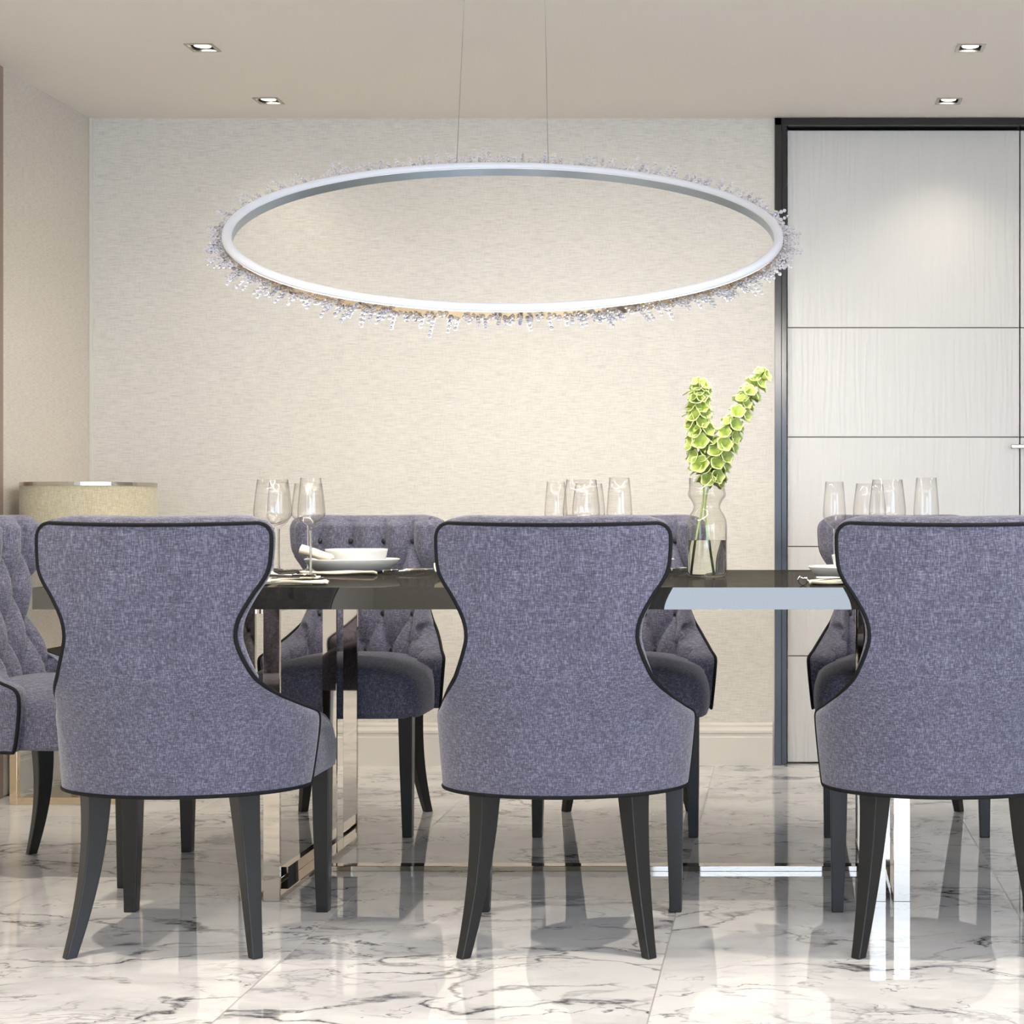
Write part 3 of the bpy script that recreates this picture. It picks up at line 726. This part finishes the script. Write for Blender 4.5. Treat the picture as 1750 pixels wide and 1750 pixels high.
def stalk(label, pts, f0_, count, seed, w_=1.0):
    R = random.Random(seed); base = Vector(pts[0]); t = thing('flower_stalk', label, 'flower', base, 0, 'bells of Ireland stalks in the vase')
    P = [Vector(p)-base for p in pts]
    fine = []
    for i in range(len(P)-1):
        p = [P[max(i-1, 0)], P[i], P[i+1], P[min(i+2, len(P)-1)]]
        for s_ in range(12):
            u = s_/12; fine.append(.5*(2*p[1]+(p[2]-p[0])*u+(2*p[0]-5*p[1]+4*p[2]-p[3])*u*u+(3*p[1]-p[0]-3*p[2]+p[3])*u**3))
    fine.append(P[-1]); n = len(fine)
    link('stem', tube(bmesh.new(), fine, [.0034-.0018*i/n for i in range(n)], 8), M['stem'], t, True)
    whorls = max(1, count//5); k = 0
    for wq in range(whorls):
        f = f0_+(1-f0_)*(wq+.2)/whorls; idx = f*(n-1); a = int(min(idx, n-2)); pos = fine[a].lerp(fine[a+1], idx-a); ax = (fine[a+1]-fine[a]).normalized()
        u = ax.orthogonal().normalized(); v = ax.cross(u); g = (f-f0_)/(1-f0_); sc = (1.38-.45*g)*w_; rad = (.024-.009*g)*w_
        nb = 5 if g < .85 else 4
        for q in range(nb):
            an = 2*pi*q/nb+wq*.72+R.uniform(-.2, .2); d = (u*cos(an)+v*sin(an)+ax*(.45+R.uniform(-.15, .25)+g*.5)).normalized()
            b = bpy.data.objects.new('bell_flower', BELL); C.objects.link(b); b.parent = t
            b.location = pos+d*rad*.55+ax*R.uniform(-.003, .003); b.rotation_mode = 'QUATERNION'; b.rotation_quaternion = d.to_track_quat('Z', 'Y'); s2 = sc*R.uniform(.85, 1.12); b.scale = (s2, s2, s2); k += 1
    # tip cluster and a few leaves
    b = bpy.data.objects.new('bell_flower', BELL); C.objects.link(b); b.parent = t; b.location = fine[-1]-(fine[-1]-fine[-2]).normalized()*.004; b.scale = (.6, .6, .6)
    for lf in range(6):
        f = f0_+.02+.5*lf/6; a = int(f*(n-1)); an = R.uniform(0, 2*pi); d = Vector((cos(an), sin(an)*.6, -.15)).normalized(); up = Vector((0, 0, 1)); side = d.cross(up).normalized()
        rows = [[fine[a]+d*(.012+.034*s_)+side*w2*m_+up*(.006*s_-.012*s_*s_+abs(m_)*.002) for m_ in (-1, 0, 1)] for s_, w2 in ((0, .001), (.3, .006), (.6, .006), (1, .0008))]
        bm = bmesh.new(); grid(bm, rows); o = link('leaf', bm, M['bell'], t, True); so = o.modifiers.new('s', 'SOLIDIFY'); so.thickness = .0006
    return t
def V3(px, py, y): return (xw(px, y), y, H-(py-CY)*y/F)
stalk('upright bells of Ireland stalk with lime bells, the straight one in the vase', [V3(1182, 980, 4.495), V3(1190, 920, 4.50), V3(1201, 860, 4.505), V3(1202, 815, 4.505), V3(1196, 740, 4.50), V3(1194, 690, 4.495), V3(1196, 660, 4.49)], .52, 60, 2, 1.0)
stalk('leaning bells of Ireland stalk with lime bells, tilted towards the door', [V3(1220, 983, 4.51), V3(1212, 930, 4.515), V3(1205, 870, 4.51), V3(1213, 825, 4.50), V3(1236, 765, 4.49), V3(1268, 697, 4.48), V3(1303, 640, 4.48)], .48, 62, 7, .98)

# ------------------------------------------------------------------ console table and lamp
cs = thing('console_table', 'low console table with dark top and pale brass frame legs, behind the head chair', 'side table', (-2.27, 5.70, 0))
link('table_top', boxes((-.21, .21, -.255, .255, .452, .480)), M['table'], cs, bevel=.001)
for y in (-.25, .226):
    link('leg_frame', boxes((-.21, -.186, y, y+.024, .0, .452), (.186, .21, y, y+.024, 0, .452), (-.186, .186, y, y+.024, 0, .024)), M['gold'], cs, bevel=.001)
link('shelf', boxes((-.186, .186, -.226, .226, .006, .016)), M['gold'], cs)
lm = thing('table_lamp', 'table lamp with wide beige linen drum shade and metal rim, beside the wall', 'lamp', (-2.325, 5.70, .480))
r = .2150; z0, z1 = .800-.480, 1.040-.480
link('lamp_base', lathe(bmesh.new(), [(0, 0), (.075, 0), (.075, .012), (.030, .020), (.022, .05), (.040, .11), (.040, .19), (.018, .24), (.010, .26), (.010, .43), (0, .43)], 40), M['nickel'], lm, True)
shd = link('lamp_shade', lathe(bmesh.new(), [(r, z0), (r, z1-.012), (r-.003, z1-.012), (r-.003, z0), (r, z0)], 72), M['shade'], lm, True)
link('shade_rim', lathe(bmesh.new(), [(r+.001, z1-.012), (r+.001, z1), (r-.004, z1), (r-.004, z1-.012), (r+.001, z1-.012)], 72), M['nickel'], shd)
link('shade_spider', boxes((-r+.003, r-.003, -.002, .002, z1-.03, z1-.026), (-.002, .002, -r+.003, r-.003, z1-.03, z1-.026), (-.012, .012, -.012, .012, .42, z1-.02)), M['nickel'], shd)

# ------------------------------------------------------------------ ring chandelier
RC = Vector((-.7157, 4.47, 1.6921)); RR = .7117; al, be = .42100, -.0462
u_ = Vector((cos(be), 0, sin(be))); v_ = Vector((-sin(al)*sin(be), cos(al), sin(al)*cos(be))); w_ = u_.cross(v_).normalized()
if w_.z < 0: w_ = -w_
rg = thing('ring_chandelier', 'large tilted satin white ring chandelier fringed with crystal beads, hung on thin cables', 'chandelier', RC)
def ringpt(a, rad, h): return (u_*cos(a)+v_*sin(a))*rad+w_*h
def ringmesh(prof, seg=160, closed=True):
    bm = bmesh.new(); rows = []
    for r_, h_ in (prof+[prof[0]] if closed else prof): rows.append([ringpt(2*pi*k/seg, RR+r_, h_) for k in range(seg)])
    V = [[bm.verts.new(p) for p in q] for q in rows[:-1 if closed else None]]
    if closed: V.append(V[0])
    for a, b in zip(V, V[1:]):
        for k in range(seg): bm.faces.new([a[k], a[(k+1) % seg], b[(k+1) % seg], b[k]])
    return bm
link('ring', ringmesh([(.0118*cos(q), .0118*sin(q)*1.0) for q in [pi*k/10 for k in range(11)]]+[(-.0118, -.004), (.0118, -.004)]), M['satin_white'], rg, True)
link('inner_band', ringmesh([(-.0118, -.0045), (-.0090, -.0045), (-.0090, -.026), (-.0118, -.026)]), M['ring_inner'], rg)
link('outer_band', ringmesh([(.0110, -.0055), (.0085, -.0055), (.0085, -.024), (.0110, -.024)]), M['gold'], rg)
link('light_strip', ringmesh([(-.0082, -.024), (.0078, -.024), (.0078, -.020), (-.0082, -.020)]), M['led'], rg)
# bead strands, sticking outwards
R = random.Random(12)
ico = bmesh.new(); bmesh.ops.create_icosphere(ico, subdivisions=2, radius=1)
ICO = ([v.co.copy() for v in ico.verts], [[v.index for v in f.verts] for f in ico.faces]); ico.free()
def bead(bm, c, r_):
    vs = [bm.verts.new(c+p*r_) for p in ICO[0]]
    for f in ICO[1]: bm.faces.new([vs[i] for i in f])
NS = 560; rest = bmesh.new(); near = []
items = []
for k in range(NS):
    a = 2*pi*(k+R.uniform(-.45, .45))/NS; h = R.uniform(-.022, -.008)+.020*max(0, sin(a)); n_ = R.choice((1, 1, 1, 2, 2, 3, 3, 4, 5)); out = (u_*cos(a)+v_*sin(a))
    d = (out+w_*(R.uniform(-.55, .55)+(.95 if sin(a) > 0 else .6)*sin(a))+Vector((-sin(a), cos(a), 0))*R.uniform(-.25, .25)).normalized(); items.append((sin(a), a, h, n_, d))
items.sort(key=lambda q: q[0])
for i, (s_, a, h, n_, d) in enumerate(items):
    p0 = ringpt(a, RR+.011, h); rb = .0052
    bm = bmesh.new() if i < 100 else rest
    for q in range(n_):
        bead(bm, p0+d*(.004+rb+q*(rb*2.0)), rb*R.uniform(.85, 1.05))
    tube(bm, [p0-d*.001, p0+d*.006], .0012, 5)
    if i < 100: link('crystal_strand', bm, M['crystal'], rg, True)
o = link('crystal_strands', rest, M['crystal'], rg, True); o['kind'] = 'stuff'
# cables to the ceiling plate
cp_ = thing('ceiling_canopy', 'small round ceiling plate holding the chandelier cables, above the picture', 'ceiling fitting', (xw(866, 4.4), 4.40, CEIL))
lathe_b = lathe(bmesh.new(), [(0, -.001), (.13, -.001), (.13, -.022), (.125, -.026), (0, -.026)], 48); link('canopy_plate', lathe_b, M['satin_white'], cp_, True)
def cable(px_top, px_ring):
    best = min((2*pi*k/2000 for k in range(2000)), key=lambda a: (abs(CX+(RC+ringpt(a, RR, 0)).x/(RC+ringpt(a, RR, 0)).y*F-px_ring)+(0 if sin(a) > 0 else 1e4)))
    p = ringpt(best, RR, .011); q = Vector((xw(px_top, 4.4), 4.4, CEIL-.026))-RC
    link('cable', tube(bmesh.new(), [p, q], .0011, 6), M['cable'], rg, True)
cable(797, 781); cable(930, 937)
